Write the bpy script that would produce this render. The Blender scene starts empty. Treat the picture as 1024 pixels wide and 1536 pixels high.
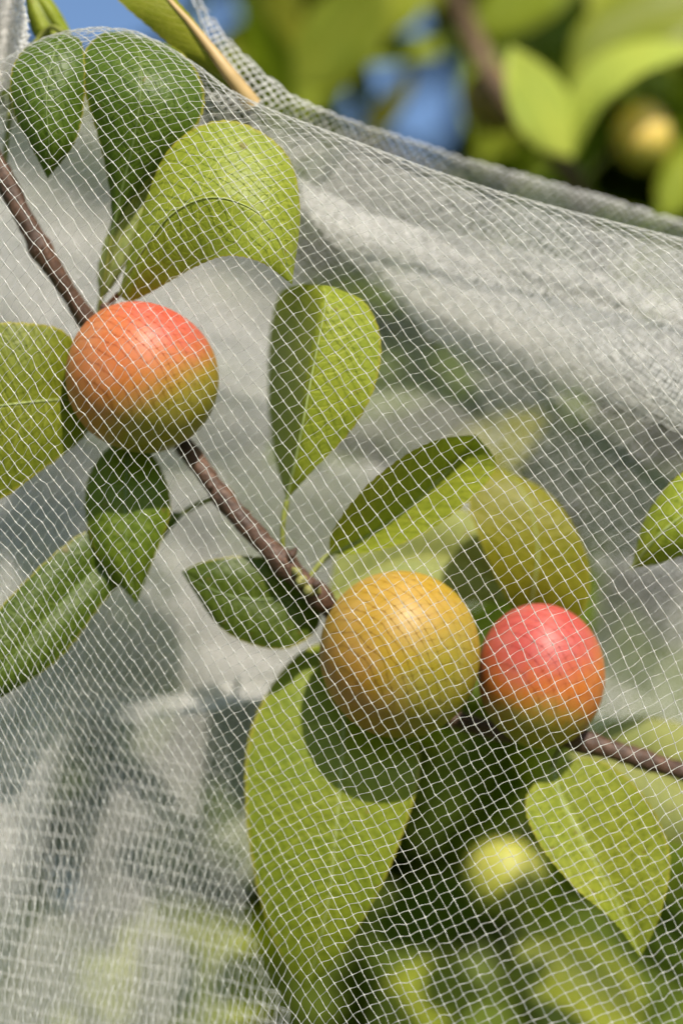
import bpy, math, random
import numpy as np
from mathutils import Vector, Matrix, Quaternion

random.seed(7)
rng = np.random.default_rng(11)
scene = bpy.context.scene
COL = scene.collection

# ------------------------------------------------------------------ camera frame
FOCUS = 0.45                       # metres from lens to the near fruit
FRAME_H = 0.187                    # height of the field of view at that distance
PITCH = math.radians(15)
CAM = np.array([0.0, 0.0, 1.75])
RIGHT = np.array([1.0, 0.0, 0.0])
UP = np.array([0.0, -math.sin(PITCH), math.cos(PITCH)])
FWD = np.array([0.0, math.cos(PITCH), math.sin(PITCH)])
K = FRAME_H / FOCUS / 1536.0       # size of one unit of the layout grid per metre of distance
MM = FRAME_H / 1536.0 * 1000       # mm per unit at the focus distance


def P(p):
    """layout units across / down and millimetres behind the focus distance -> world metres"""
    p = np.asarray(p, float)
    x, y, z = p[..., 0], p[..., 1], p[..., 2]
    d = FOCUS + z / 1000.0
    s = d * K
    return (CAM + ((x - 512) * s)[..., None] * RIGHT - ((y - 768) * s)[..., None] * UP
            + d[..., None] * FWD)


# ------------------------------------------------------------------ object helpers
def mesh_from(name, V, F, UV=None, mats=None, smooth=True, root=None):
    V = np.asarray(V, float)
    off = np.array(root.location) if root is not None else np.zeros(3)
    me = bpy.data.meshes.new(name)
    F = np.asarray(F, np.int32)
    n, k = F.shape
    me.vertices.add(len(V))
    me.vertices.foreach_set('co', (V - off).astype(np.float32).ravel())
    me.loops.add(n * k)
    me.loops.foreach_set('vertex_index', F.ravel())
    me.polygons.add(n)
    me.polygons.foreach_set('loop_start', np.arange(0, n * k, k, dtype=np.int32))
    me.polygons.foreach_set('loop_total', np.full(n, k, np.int32))
    me.polygons.foreach_set('use_smooth', np.full(n, smooth, bool))
    if UV is not None:
        uv = me.uv_layers.new(name='UVMap')
        uv.data.foreach_set('uv', np.asarray(UV, np.float32)[F.ravel()].ravel())
    me.update(calc_edges=True)
    me.validate()
    if mats is not None:
        me.materials.append(mats)
    return me


def link(name, me, parent=None, label=None, cat=None, group=None, kind=None):
    o = bpy.data.objects.new(name, me)
    COL.objects.link(o)
    if parent is not None:
        o.parent = parent
    for k, v in (('label', label), ('category', cat), ('group', group), ('kind', kind)):
        if v:
            o[k] = v
    return o


def thing(name, loc, label, cat, group=None):
    o = link(name, None, None, label, cat, group)
    o.location = Vector(loc)
    o.empty_display_size = 0.02
    return o


def root_of(part):
    while part.parent is not None:
        part = part.parent
    return part


def spline(pts, n):
    """Catmull-Rom through the control points, resampled to n samples evenly along the parameter"""
    p = np.asarray(pts, float)
    p = np.vstack([2 * p[0] - p[1], p, 2 * p[-1] - p[-2]])
    m = len(p) - 3
    t = np.linspace(0, m, n)
    i = np.minimum(t.astype(int), m - 1)
    f = (t - i)[:, None]
    a, b, c, d = p[i], p[i + 1], p[i + 2], p[i + 3]
    return 0.5 * (2 * b + (c - a) * f + (2 * a - 5 * b + 4 * c - d) * f ** 2 + (3 * b - a - 3 * c + d) * f ** 3)


def tube_arrays(pts, rad, k=8, ref=None):
    """pts (n,3) world, rad (n,) -> verts, quads of an open tube"""
    pts = np.asarray(pts, float)
    t = np.gradient(pts, axis=0)
    t /= np.linalg.norm(t, axis=1)[:, None] + 1e-12
    ref = FWD if ref is None else ref
    u = np.cross(t, ref)
    bad = np.linalg.norm(u, axis=1) < 1e-3
    u[bad] = np.cross(t[bad], UP)
    u /= np.linalg.norm(u, axis=1)[:, None] + 1e-12
    w = np.cross(t, u)
    a = np.arange(k) / k * 2 * math.pi
    ring = np.cos(a)[None, :, None] * u[:, None, :] + np.sin(a)[None, :, None] * w[:, None, :]
    rad = np.broadcast_to(np.asarray(rad, float), (len(pts),)) if np.ndim(rad) < 2 else rad
    r = rad[:, None, None] if np.ndim(rad) == 1 else rad[:, :, None]
    V = (pts[:, None, :] + ring * r).reshape(-1, 3)
    n = len(pts)
    i = np.arange(n - 1)[:, None] * k
    j = np.arange(k)[None, :]
    j2 = (j + 1) % k
    F = np.stack([i + j, i + k + j, i + k + j2, i + j2], -1).reshape(-1, 4)
    return V, F


def join(parts):
    Vs, Fs, o = [], [], 0
    for V, F in parts:
        Vs.append(V); Fs.append(F + o); o += len(V)
    return np.vstack(Vs), np.vstack(Fs)


# ------------------------------------------------------------------ materials
def new_mat(name):
    m = bpy.data.materials.new(name)
    m.use_nodes = True
    nt = m.node_tree
    nt.nodes.clear()
    return m, nt


class NT:
    def __init__(self, nt):
        self.nt = nt

    def n(self, typ, **kw):
        nd = self.nt.nodes.new(typ)
        ins = kw.pop('ins', {})
        for k, v in kw.items():
            setattr(nd, k, v)
        for k, v in ins.items():
            if hasattr(v, 'is_linked') or isinstance(v, bpy.types.NodeSocket):
                self.nt.links.new(v, nd.inputs[k])
            else:
                nd.inputs[k].default_value = v
        return nd

    def math(self, op, a, b=None, clamp=False):
        nd = self.n('ShaderNodeMath', operation=op, use_clamp=clamp)
        for i, v in enumerate((a, b)):
            if v is None:
                continue
            if isinstance(v, bpy.types.NodeSocket):
                self.nt.links.new(v, nd.inputs[i])
            else:
                nd.inputs[i].default_value = v
        return nd.outputs[0]

    def mix(self, f, a, b, blend='MIX'):
        nd = self.n('ShaderNodeMix', data_type='RGBA', blend_type=blend)
        for k, v in ((0, f), (6, a), (7, b)):
            if isinstance(v, bpy.types.NodeSocket):
                self.nt.links.new(v, nd.inputs[k])
            else:
                nd.inputs[k].default_value = v if k == 0 else (*v, 1)
        return nd.outputs[2]

    def ramp(self, f, stops):
        nd = self.n('ShaderNodeValToRGB')
        cr = nd.color_ramp
        while len(cr.elements) < len(stops):
            cr.elements.new(0.5)
        for e, (p, c) in zip(cr.elements, stops):
            e.position = p
            e.color = (*c, 1) if len(c) == 3 else c
        self.nt.links.new(f, nd.inputs[0])
        return nd.outputs[0]

    def out(self, s):
        o = self.n('ShaderNodeOutputMaterial')
        self.nt.links.new(s, o.inputs[0])


def leaf_material(name, base, under, trans, tfac=0.3, rough=0.42, edge=(0.30, 0.26, 0.03), yellow=0.35, veins=15.0, detail=True):
    m, nt = new_mat(name)
    g = NT(nt)
    uv = g.n('ShaderNodeUVMap').outputs[0]
    sep = g.n('ShaderNodeSeparateXYZ', ins={0: uv})
    u = sep.outputs[0]
    v = g.math('ABSOLUTE', g.math('SUBTRACT', g.math('MULTIPLY', sep.outputs[1], 2.0), 1.0))
    obj = g.n('ShaderNodeTexCoord').outputs['Object']
    oi = g.n('ShaderNodeObjectInfo').outputs['Random']
    big = g.n('ShaderNodeTexNoise', ins={'Vector': obj, 'Scale': 70.0, 'Detail': 4.0, 'Roughness': 0.6}).outputs[0]
    fine = g.n('ShaderNodeTexNoise', ins={'Vector': obj, 'Scale': 1500.0, 'Detail': 3.0, 'Roughness': 0.6}).outputs[0]
    yc = (min(base[0] * 1.6, 1), base[1] * 1.25, base[2] * 0.9)
    col = g.mix(g.math('MULTIPLY', g.ramp(big, [(0.35, (0, 0, 0)), (0.72, (1, 1, 1))]), yellow), base, yc)
    # per leaf variation
    hsv = g.n('ShaderNodeHueSaturation', ins={'Color': col,
              'Value': g.math('ADD', g.math('MULTIPLY', oi, 0.35), 0.83),
              'Hue': g.math('ADD', g.math('MULTIPLY', oi, 0.02), 0.49)})
    col = hsv.outputs[0]
    # veins: midrib and side veins sweeping towards the tip, distorted a little
    wob = g.math('MULTIPLY', g.math('SUBTRACT', big, 0.5), 0.10)
    ph = g.math('ADD', g.math('SUBTRACT', u, g.math('MULTIPLY', g.math('POWER', v, 1.4), 0.16)), wob)
    fr = g.math('ABSOLUTE', g.math('SUBTRACT', g.math('FRACT', g.math('MULTIPLY', ph, veins)), 0.5))
    side = g.math('SUBTRACT', 1.0, g.math('DIVIDE', fr, 0.085), clamp=True)
    side = g.math('MULTIPLY', side, g.math('SUBTRACT', 1.0, g.math('POWER', v, 3.0), clamp=True))
    midr = g.math('SUBTRACT', 1.0, g.math('DIVIDE', v, 0.045), clamp=True)
    vein = g.math('MAXIMUM', g.math('MULTIPLY', side, 0.62), midr)
    net = g.n('ShaderNodeTexVoronoi', feature='DISTANCE_TO_EDGE', ins={'Vector': obj, 'Scale': 620.0}).outputs['Distance']
    netl = g.math('SUBTRACT', 1.0, g.math('DIVIDE', net, 0.12), clamp=True)
    vcol = (min(base[0] * 1.7 + .09, 1), base[1] * 1.4 + .10, base[2] + .045)
    col = g.mix(g.math('MULTIPLY', vein, 0.75), col, vcol)
    col = g.mix(g.math('MULTIPLY', netl, 0.18), col, vcol)
    col = g.mix(g.math('MULTIPLY', g.math('SUBTRACT', fine, 0.45, clamp=True), 0.9), col, tuple(c * 0.55 for c in base))
    sp = g.n('ShaderNodeTexNoise', ins={'Vector': obj, 'Scale': 330.0, 'Detail': 2.0}).outputs[0]
    sp = g.math('DIVIDE', g.math('SUBTRACT', sp, 0.70), 0.03, clamp=True)
    col = g.mix(g.math('MULTIPLY', sp, 0.6), col, (0.16, 0.10, 0.03))
    rim = g.math('DIVIDE', g.math('SUBTRACT', v, 0.955), 0.03, clamp=True)
    col = g.mix(g.math('MULTIPLY', rim, 0.8), col, edge)
    back = g.n('ShaderNodeNewGeometry').outputs['Backfacing']
    ucol = g.mix(g.math('MULTIPLY', vein, 0.5), under, tuple(min(c * 1.25, 1) for c in under))
    col = g.mix(back, col, ucol)
    h = g.math('ADD', g.math('MULTIPLY', vein, -1.0), g.math('MULTIPLY', netl, -0.35))
    h = g.math('ADD', h, g.math('MULTIPLY', fine, 0.35))
    bump = g.n('ShaderNodeBump', ins={'Height': h, 'Strength': 0.28 if detail else 0.2, 'Distance': 0.0004})
    pb = g.n('ShaderNodeBsdfPrincipled', ins={'Base Color': col, 'Roughness': rough, 'Specular IOR Level': 0.25, 'Normal': bump.outputs[0]})
    tcol = g.mix(g.math('MULTIPLY', vein, 0.6), trans, tuple(min(c * 1.3, 1) for c in trans))
    tr = g.n('ShaderNodeBsdfTranslucent', ins={'Color': tcol})
    mx = g.n('ShaderNodeMixShader', ins={0: tfac, 1: pb.outputs[0], 2: tr.outputs[0]})
    g.out(mx.outputs[0])
    return m


BRIGHT = leaf_material('leaf_young_baked_sun', (0.35, 0.45, 0.08), (0.33, 0.40, 0.12), (0.42, 0.52, 0.03), 0.32, detail=False)  # young leaf, paler than natural: sunlight is put into the base colour
LIGHT = leaf_material('leaf_young', (0.205, 0.255, 0.024), (0.20, 0.26, 0.07), (0.30, 0.38, 0.02), 0.30)
MID = leaf_material('leaf_green', (0.148, 0.186, 0.013), (0.16, 0.21, 0.06), (0.23, 0.32, 0.02), 0.28)
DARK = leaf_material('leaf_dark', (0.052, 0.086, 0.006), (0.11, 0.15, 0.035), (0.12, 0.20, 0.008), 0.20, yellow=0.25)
GREEN = leaf_material('leaf_mid_green', (0.085, 0.126, 0.007), (0.14, 0.18, 0.05), (0.18, 0.26, 0.012), 0.24, yellow=0.3)
PALE = leaf_material('leaf_pale', (0.26, 0.30, 0.10), (0.27, 0.31, 0.13), (0.30, 0.34, 0.08), 0.30, rough=0.55)
YELLOWING = leaf_material('leaf_yellow_green', (0.185, 0.190, 0.010), (0.19, 0.20, 0.04), (0.30, 0.32, 0.015), 0.28)
OLIVE = leaf_material('leaf_olive', (0.16, 0.17, 0.012), (0.18, 0.19, 0.03), (0.26, 0.28, 0.02), 0.25)
CROWN = leaf_material('leaf_crown', (0.112, 0.165, 0.014), (0.14, 0.19, 0.03), (0.27, 0.36, 0.014), 0.42, yellow=0.5, detail=False)


def bark_material(name, a, b, c, scale=1.0):
    m, nt = new_mat(name)
    g = NT(nt)
    obj = g.n('ShaderNodeTexCoord').outputs['Object']
    mp = g.n('ShaderNodeMapping', ins={'Vector': obj, 'Scale': (1, 1, 1)}).outputs[0]
    n1 = g.n('ShaderNodeTexNoise', ins={'Vector': mp, 'Scale': 220.0 * scale, 'Detail': 6.0, 'Roughness': 0.65}).outputs[0]
    n2 = g.n('ShaderNodeTexNoise', ins={'Vector': mp, 'Scale': 1400.0 * scale, 'Detail': 4.0}).outputs[0]
    n3 = g.n('ShaderNodeTexVoronoi', ins={'Vector': mp, 'Scale': 700.0 * scale}).outputs['Distance']
    col = g.ramp(n1, [(0.3, a), (0.55, b), (0.75, c)])
    col = g.mix(g.math('MULTIPLY', g.math('SUBTRACT', n2, 0.42, clamp=True), 2.0, clamp=True), col, tuple(x * 0.4 for x in a))
    spot = g.math('SUBTRACT', 1.0, g.math('DIVIDE', n3, 0.22), clamp=True)
    col = g.mix(g.math('MULTIPLY', spot, 0.25), col, tuple(min(x * 1.8, 1) for x in c))
    h = g.math('ADD', n1, g.math('ADD', g.math('MULTIPLY', n2, 0.5), g.math('MULTIPLY', spot, 0.5)))
    bump = g.n('ShaderNodeBump', ins={'Height': h, 'Strength': 0.7, 'Distance': 0.0006 / scale})
    pb = g.n('ShaderNodeBsdfPrincipled', ins={'Base Color': col, 'Roughness': 0.6, 'Normal': bump.outputs[0]})
    g.out(pb.outputs[0])
    return m


BARK = bark_material('bark_twig', (0.040, 0.020, 0.012), (0.095, 0.046, 0.026), (0.20, 0.105, 0.065))
BARK_GREY = bark_material('bark_limb', (0.05, 0.03, 0.015), (0.10, 0.06, 0.03), (0.16, 0.10, 0.05), 0.2)
LICHEN = bark_material('lichen', (0.14, 0.14, 0.03), (0.25, 0.24, 0.07), (0.34, 0.32, 0.10))


def simple_mat(name, col, rough=0.5, trans=None, tfac=0.3, spec=0.4):
    m, nt = new_mat(name)
    g = NT(nt)
    obj = g.n('ShaderNodeTexCoord').outputs['Object']
    n1 = g.n('ShaderNodeTexNoise', ins={'Vector': obj, 'Scale': 300.0, 'Detail': 4.0}).outputs[0]
    c = g.mix(n1, tuple(x * 0.75 for x in col), tuple(min(1, x * 1.25) for x in col))
    s = g.n('ShaderNodeBsdfPrincipled', ins={'Base Color': c, 'Roughness': rough, 'Specular IOR Level': spec}).outputs[0]
    if trans:
        t = g.n('ShaderNodeBsdfTranslucent', ins={'Color': (*trans, 1)})
        s = g.n('ShaderNodeMixShader', ins={0: tfac, 1: s, 2: t.outputs[0]}).outputs[0]
    g.out(s)
    return m


PETIOLE = simple_mat('petiole_green', (0.22, 0.24, 0.05), 0.45, (0.3, 0.33, 0.05), 0.2)
PETIOLE_RED = simple_mat('petiole_red', (0.20, 0.10, 0.05), 0.45)
RIB_ORANGE = simple_mat('midrib_orange', (0.52, 0.36, 0.16), 0.5, (0.5, 0.3, 0.06), 0.2)
RIB_PALE = simple_mat('midrib_pale', (0.34, 0.40, 0.13), 0.45, (0.3, 0.34, 0.05), 0.25)
RIB_DARK = simple_mat('midrib_dark', (0.16, 0.22, 0.06), 0.45, (0.14, 0.22, 0.03), 0.25)


def thread_material(name, col, rough, tfac, clear):
    m, nt = new_mat(name)
    g = NT(nt)
    obj = g.n('ShaderNodeTexCoord').outputs['Object']
    nz = g.n('ShaderNodeTexNoise', ins={'Vector': obj, 'Scale': 900.0, 'Detail': 2.0}).outputs[0]
    cc = g.mix(g.ramp(nz, [(0.38, (0, 0, 0)), (0.62, (1, 1, 1))]), tuple(c * 0.62 for c in col), col)
    pb = g.n('ShaderNodeBsdfPrincipled', ins={'Base Color': cc, 'Roughness': rough, 'Specular IOR Level': 0.8})
    tr = g.n('ShaderNodeBsdfTranslucent', ins={'Color': (*col, 1)})
    mx = g.n('ShaderNodeMixShader', ins={0: tfac, 1: pb.outputs[0], 2: tr.outputs[0]})
    cl = g.n('ShaderNodeBsdfTransparent')
    mx = g.n('ShaderNodeMixShader', ins={0: clear, 1: mx.outputs[0], 2: cl.outputs[0]})
    g.out(mx.outputs[0])
    return m


THREAD = thread_material('net_thread', (0.86, 0.85, 0.82), 0.20, 0.30, 0.42)
THREAD_BACK = thread_material('net_thread_back', (0.93, 0.92, 0.90), 0.45, 0.42, 0.0)


def plum_material(name, cam_axes_stops, blush, blush_dir, blush_lo, blush_hi, under, under_dir, under_lo, under_hi, base, shoulder=None):
    """base skin colour, a red blush on the sun side and a greener cheek, both soft edged and streaky"""
    m, nt = new_mat(name)
    g = NT(nt)
    obj = g.n('ShaderNodeTexCoord').outputs['Object']
    nrm = g.n('ShaderNodeVectorMath', operation='NORMALIZE', ins={0: obj}).outputs[0]
    n1 = g.n('ShaderNodeTexNoise', ins={'Vector': nrm, 'Scale': 2.2, 'Detail': 5.0, 'Roughness': 0.6}).outputs[0]
    n2 = g.n('ShaderNodeTexNoise', ins={'Vector': nrm, 'Scale': 9.0, 'Detail': 5.0, 'Roughness': 0.7}).outputs[0]
    n3 = g.n('ShaderNodeTexNoise', ins={'Vector': nrm, 'Scale': 60.0, 'Detail': 3.0}).outputs[0]
    jit = g.math('ADD', g.math('MULTIPLY', g.math('SUBTRACT', n1, 0.5), 0.5), g.math('MULTIPLY', g.math('SUBTRACT', n2, 0.5), 0.22))

    def cap(d, lo, hi):
        w = d[0] * RIGHT + d[1] * UP - d[2] * FWD
        w = w / np.linalg.norm(w)
        dt = g.n('ShaderNodeVectorMath', operation='DOT_PRODUCT', ins={0: nrm, 1: tuple(w)}).outputs['Value']
        dt = g.math('ADD', dt, jit)
        mr = g.n('ShaderNodeMapRange', interpolation_type='SMOOTHSTEP', ins={0: dt, 1: lo, 2: hi, 3: 0.0, 4: 1.0})
        return mr.outputs[0]

    col = g.mix(cap(under_dir, under_lo, under_hi), base, under)
    for (bc, bd, lo, hi, amt) in blush:
        col = g.mix(g.math('MULTIPLY', cap(bd, lo, hi), amt), col, bc)
    vor = g.n('ShaderNodeTexVoronoi', ins={'Vector': nrm, 'Scale': 26.0}).outputs['Distance']
    dot = g.math('SUBTRACT', 1.0, g.math('DIVIDE', vor, 0.14), clamp=True)
    col = g.mix(g.math('MULTIPLY', dot, 0.30), col, (0.75, 0.55, 0.25))
    col = g.mix(g.math('MULTIPLY', g.math('SUBTRACT', n3, 0.5, clamp=True), 0.7), col, tuple(c * 0.6 for c in base))
    bloom = g.math('MULTIPLY', g.math('SUBTRACT', n1, 0.40, clamp=True), 0.30)
    col = g.mix(bloom, col, (0.65, 0.52, 0.42))
    h = g.math('ADD', g.math('MULTIPLY', n3, 0.4), g.math('MULTIPLY', dot, 0.3))
    bump = g.n('ShaderNodeBump', ins={'Height': h, 'Strength': 0.07, 'Distance': 0.0004})
    ro = g.math('ADD', g.math('MULTIPLY', n2, 0.25), 0.36)
    pb = g.n('ShaderNodeBsdfPrincipled', ins={'Base Color': col, 'Roughness': ro, 'Specular IOR Level': 0.35,
             'Subsurface Weight': 0.75, 'Subsurface Radius': (0.0040, 0.0026, 0.0010), 'Subsurface Scale': 1.0, 'Normal': bump.outputs[0]})
    g.out(pb.outputs[0])
    return m


# ------------------------------------------------------------------ leaves
OBST = []      # (x, y, z) of everything the front of the net must lie over


def leaf(parent, left, mid, right, mat, camber=1.5, n=44, m=7, flip=False, rib=None, rib_r=0.32, petiole=None, pet_mat=None,
         label=None, obstacle=True, wave=0.35, teeth=0.10, name='leaf', pet_r=0.6):
    root = root_of(parent)
    L, M, R = (np.asarray(spline(q, n)) for q in (left, mid, right))
    t = np.linspace(0, 1, n)
    rows = []
    uvs = []
    side = np.linspace(0, 1, m + 1)
    zscale = np.array([1, 1, 1.0])
    ph1, ph2 = rng.uniform(0, 6.28, 2)
    # surface direction in mm space for the camber
    def wing(E, sgn):
        out = []
        for s in side[1:]:
            p = M * (1 - s) + E * s
            bulge = np.sin(math.pi * min(1, s * 0.95)) * np.sin(math.pi * np.clip(t, 0, 1)) ** 0.6 * camber
            wv = wave * s ** 2 * np.sin(t * 17 + ph1 + (0 if sgn > 0 else ph2)) * np.sin(math.pi * t)
            q = p.copy()
            q[:, 2] -= bulge - wv
            if s == 1.0:
                tooth = teeth * ((np.arange(n) % 2) * 2 - 1) / MM
                d = E - M
                d2 = d[:, :2] / (np.linalg.norm(d[:, :2], axis=1)[:, None] + 1e-6)
                q[:, :2] += d2 * tooth[:, None] * np.sin(math.pi * t)[:, None] ** 0.5
            out.append(q)
        return out
    lw, rw = wing(L, -1)[::-1], wing(R, 1)
    cols = lw + [M] + rw
    G = np.stack(cols, 1)                       # n, 2m+1, 3
    W = G.shape[1]
    vv = np.linspace(0, 1, W)
    UV = np.stack(np.broadcast_arrays(t[:, None], vv[None, :]), -1).reshape(-1, 2)
    V = P(G.reshape(-1, 3))
    i = np.arange(n - 1)[:, None] * W
    j = np.arange(W - 1)[None, :]
    F = np.stack([i + j, i + j + 1, i + W + j + 1, i + W + j], -1).reshape(-1, 4)
    A0, B0_, C0 = V[F[:, 0]], V[F[:, 1]], V[F[:, 3]]
    nrm = np.cross(B0_ - A0, C0 - A0).sum(0)
    if (nrm @ FWD > 0) != flip:            # upper side towards the front of the tree unless flipped
        F = F[:, ::-1]
    me = mesh_from(name, V, F, UV, mat, root=root)
    o = link(name, me, parent, label)
    if obstacle:
        OBST.append(G.reshape(-1, 3))
    if rib is not None:
        q = M.copy(); q[:, 2] -= 0.05
        tv = P(q[:-2])
        Vt, Ft = tube_arrays(tv, np.linspace(rib_r, 0.08, len(tv)) / 1000, 6)
        link('midrib', mesh_from('midrib', Vt, Ft, None, rib, root=root), o)
    if petiole is not None:
        c = P(spline(petiole, 16))
        Vt, Ft = tube_arrays(c, np.linspace(pet_r, pet_r * 0.8, 16) / 1000, 7)
        link('petiole', mesh_from('petiole', Vt, Ft, None, pet_mat or PETIOLE, root=root), o)
    return o


def blade(parent, a, b, width, mat, bow=(0, 0, 0), tilt=0.0, cross=0.0, **kw):
    """a leaf from base a to tip b, given width; tilt turns it about its own length (depth difference of the two edges, mm)"""
    a, b = np.array(a, float), np.array(b, float)
    t = np.linspace(0, 1, 7)
    mid = a + (b - a) * t[:, None] + np.array(bow) * (4 * t * (1 - t))[:, None]
    d = np.gradient(mid, axis=0)[:, :2]
    nrm = np.stack([-d[:, 1], d[:, 0]], 1)
    nrm /= np.linalg.norm(nrm, axis=1)[:, None]
    w = width / 2 * np.sin(math.pi * t ** 0.85) ** 0.8
    L, R = mid.copy(), mid.copy()
    L[:, :2] -= nrm * w[:, None]; R[:, :2] += nrm * w[:, None]
    f = np.sin(math.pi * t)
    sg = 1 if nrm[:, 1].mean() < 0 else -1          # positive tilt: the upper edge lies farther back
    L[:, 2] += (-tilt * sg + cross) * f; R[:, 2] += (tilt * sg + cross) * f
    return leaf(parent, L, mid, R, mat, **kw)


# ------------------------------------------------------------------ the fruiting branch
BR = [(-620, -900, 420), (-400, -480, 160), (-260, -190, 50), (-150, -20, 20), (-60, 150, 19), (0, 255, 18), (60, 370, 18), (128, 476, 22), (165, 528, 28), (212, 585, 31), (250, 632, 28), (285, 680, 22),
      (350, 765, 18), (430, 850, 17), (488, 905, 20), (545, 975, 33), (640, 1060, 37), (740, 1095, 34), (800, 1100, 29), (860, 1109, 26), (940, 1132, 25),
      (1024, 1157, 27), (1130, 1185, 29), (1260, 1200, 34)]
branch = thing('plum_branch', P(np.array([BR[3]]))[0], 'thin reddish brown plum branch with green leaves inside the white net bag', 'branch')
c = spline(BR, 270)
tt = np.linspace(0, 1, 270)
rad = 1.85 + 2.2 * np.clip(1 - tt / 0.13, 0, 1) + 0.10 * np.sin(tt * 60) + 0.10 * np.sin(tt * 143 + 1)
for (px, py, amp, sg) in ((150, 465, .9, 18), (428, 842, .8, 20), (478, 893, 0.9, 16), (335, 745, .5, 12), (60, 370, .5, 12), (870, 1112, .6, 18)):
    d = np.hypot(c[:, 0] - px, c[:, 1] - py)
    rad += amp * np.exp(-(d / sg) ** 2)
kk = 20
rr2 = rad[:, None] * (1 + 0.06 * rng.standard_normal((270, kk)))
V, F = tube_arrays(P(c), rr2 / 1000, kk)
link('stem', mesh_from('stem', V, F, None, BARK, root=branch), branch)


def bud(x, y, z, dx, dy, dz, ln, r, mat=BARK):
    pts = np.array([(x + dx * s, y + dy * s, z + dz * s) for s in np.linspace(0, 1, 9)]) if False else \
        np.array([x, y, z]) + np.linspace(0, 1, 9)[:, None] * np.array([dx, dy, dz]) * ln
    rr = r * np.array([.8, 1.05, 1.15, 1.1, 1.0, .8, .55, .3, .04])
    V, F = tube_arrays(P(pts), rr / 1000, 9)
    link('bud', mesh_from('bud', V, F, None, mat, root=branch), branch)


for b in ((432, 838, 14.6, .75, -.9, -.04, 20, .75), (152, 464, 16.6, .9, -.5, -.05, 18, .8), (470, 880, 14.6, .8, -.6, -.03, 15, .7), (318, 728, 17, -.8, .5, 0, 12, .6)):
    bud(*b)
for (x, y, z, r) in ((452, 872, 14.9, 1.3), (463, 886, 15.2, 1.2), (445, 858, 14.8, .9), (474, 884, 16, .9)):
    q = P(np.array([[x - 7, y - 7, z], [x - 4, y - 4, z], [x, y, z - .2], [x + 4, y + 4, z], [x + 7, y + 7, z]]))
    V, F = tube_arrays(q, np.array([.05, .75, 1, .7, .05]) * r / 1000, 8)
    link('lichen_spot', mesh_from('lichen_spot', V, F, None, LICHEN, root=branch), branch)

# leaves, each traced edge - midrib - edge with its own depths
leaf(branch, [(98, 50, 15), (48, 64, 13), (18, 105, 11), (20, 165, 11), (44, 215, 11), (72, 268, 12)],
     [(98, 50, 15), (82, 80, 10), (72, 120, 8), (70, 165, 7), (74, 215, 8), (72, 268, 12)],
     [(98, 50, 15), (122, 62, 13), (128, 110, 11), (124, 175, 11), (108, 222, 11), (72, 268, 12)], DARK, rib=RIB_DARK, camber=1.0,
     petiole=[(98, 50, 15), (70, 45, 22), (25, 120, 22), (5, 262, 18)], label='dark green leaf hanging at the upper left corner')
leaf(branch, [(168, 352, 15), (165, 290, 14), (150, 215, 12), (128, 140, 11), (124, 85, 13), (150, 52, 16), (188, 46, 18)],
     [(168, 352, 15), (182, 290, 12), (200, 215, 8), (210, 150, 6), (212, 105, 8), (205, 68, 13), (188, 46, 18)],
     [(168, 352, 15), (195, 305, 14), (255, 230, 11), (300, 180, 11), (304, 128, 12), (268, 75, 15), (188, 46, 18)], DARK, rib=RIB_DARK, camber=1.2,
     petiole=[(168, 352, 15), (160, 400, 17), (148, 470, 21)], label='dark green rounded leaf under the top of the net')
leaf(branch, [(178, 442, 15), (206, 340, 11), (255, 222, 10), (340, 180, 10), (425, 225, 9), (450, 310, 8), (438, 427, 6)],
     [(178, 442, 15), (215, 375, 8), (262, 318, 4), (322, 296, 2), (385, 318, 2), (420, 365, 3), (438, 427, 6)],
     [(178, 442, 15), (197, 452, 14), (238, 432, 12), (290, 402, 8), (340, 384, 3), (392, 394, 2), (438, 427, 6)], LIGHT, rib=RIB_PALE, rib_r=0.2, camber=0.9, n=60, m=9,
     petiole=[(178, 442, 15), (165, 455, 18), (150, 470, 21)], pet_mat=PETIOLE_RED, label='broad arched light green leaf with its pointed tip hanging down')
leaf(branch, [(150, 605, 27), (108, 508, 17), (50, 485, 13), (-30, 490, 12), (-90, 540, 12), (-150, 640, 14)],
     [(150, 605, 27), (95, 600, 16), (40, 604, 11), (-20, 612, 10), (-80, 625, 11), (-150, 640, 14)],
     [(150, 605, 27), (126, 655, 18), (62, 706, 14), (-8, 752, 13), (-80, 745, 13), (-150, 640, 14)], MID, rib=RIB_PALE, camber=1.0,
     petiole=[(150, 605, 27), (180, 590, 30), (212, 585, 31)], label='yellow green leaf at the left edge beside the orange plum')
leaf(branch, [(195, 640, 27), (140, 700, 22), (128, 765, 20), (150, 840, 19), (205, 906, 20)],
     [(195, 640, 27), (190, 715, 19), (188, 775, 17), (193, 840, 17), (205, 906, 20)],
     [(195, 640, 27), (240, 700, 22), (256, 765, 20), (228, 845, 19), (205, 906, 20)], GREEN, rib=RIB_DARK,
     label='small dark leaf hanging below the orange plum')
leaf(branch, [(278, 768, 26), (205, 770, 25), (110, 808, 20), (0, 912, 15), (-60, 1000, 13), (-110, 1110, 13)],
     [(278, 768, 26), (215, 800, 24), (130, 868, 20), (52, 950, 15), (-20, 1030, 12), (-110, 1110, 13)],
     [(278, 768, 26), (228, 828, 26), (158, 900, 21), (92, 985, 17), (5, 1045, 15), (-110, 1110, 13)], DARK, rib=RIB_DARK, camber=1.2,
     petiole=[(278, 768, 26), (300, 755, 24), (330, 745, 20)], label='long dark green leaf sloping down to the lower left')
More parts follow.
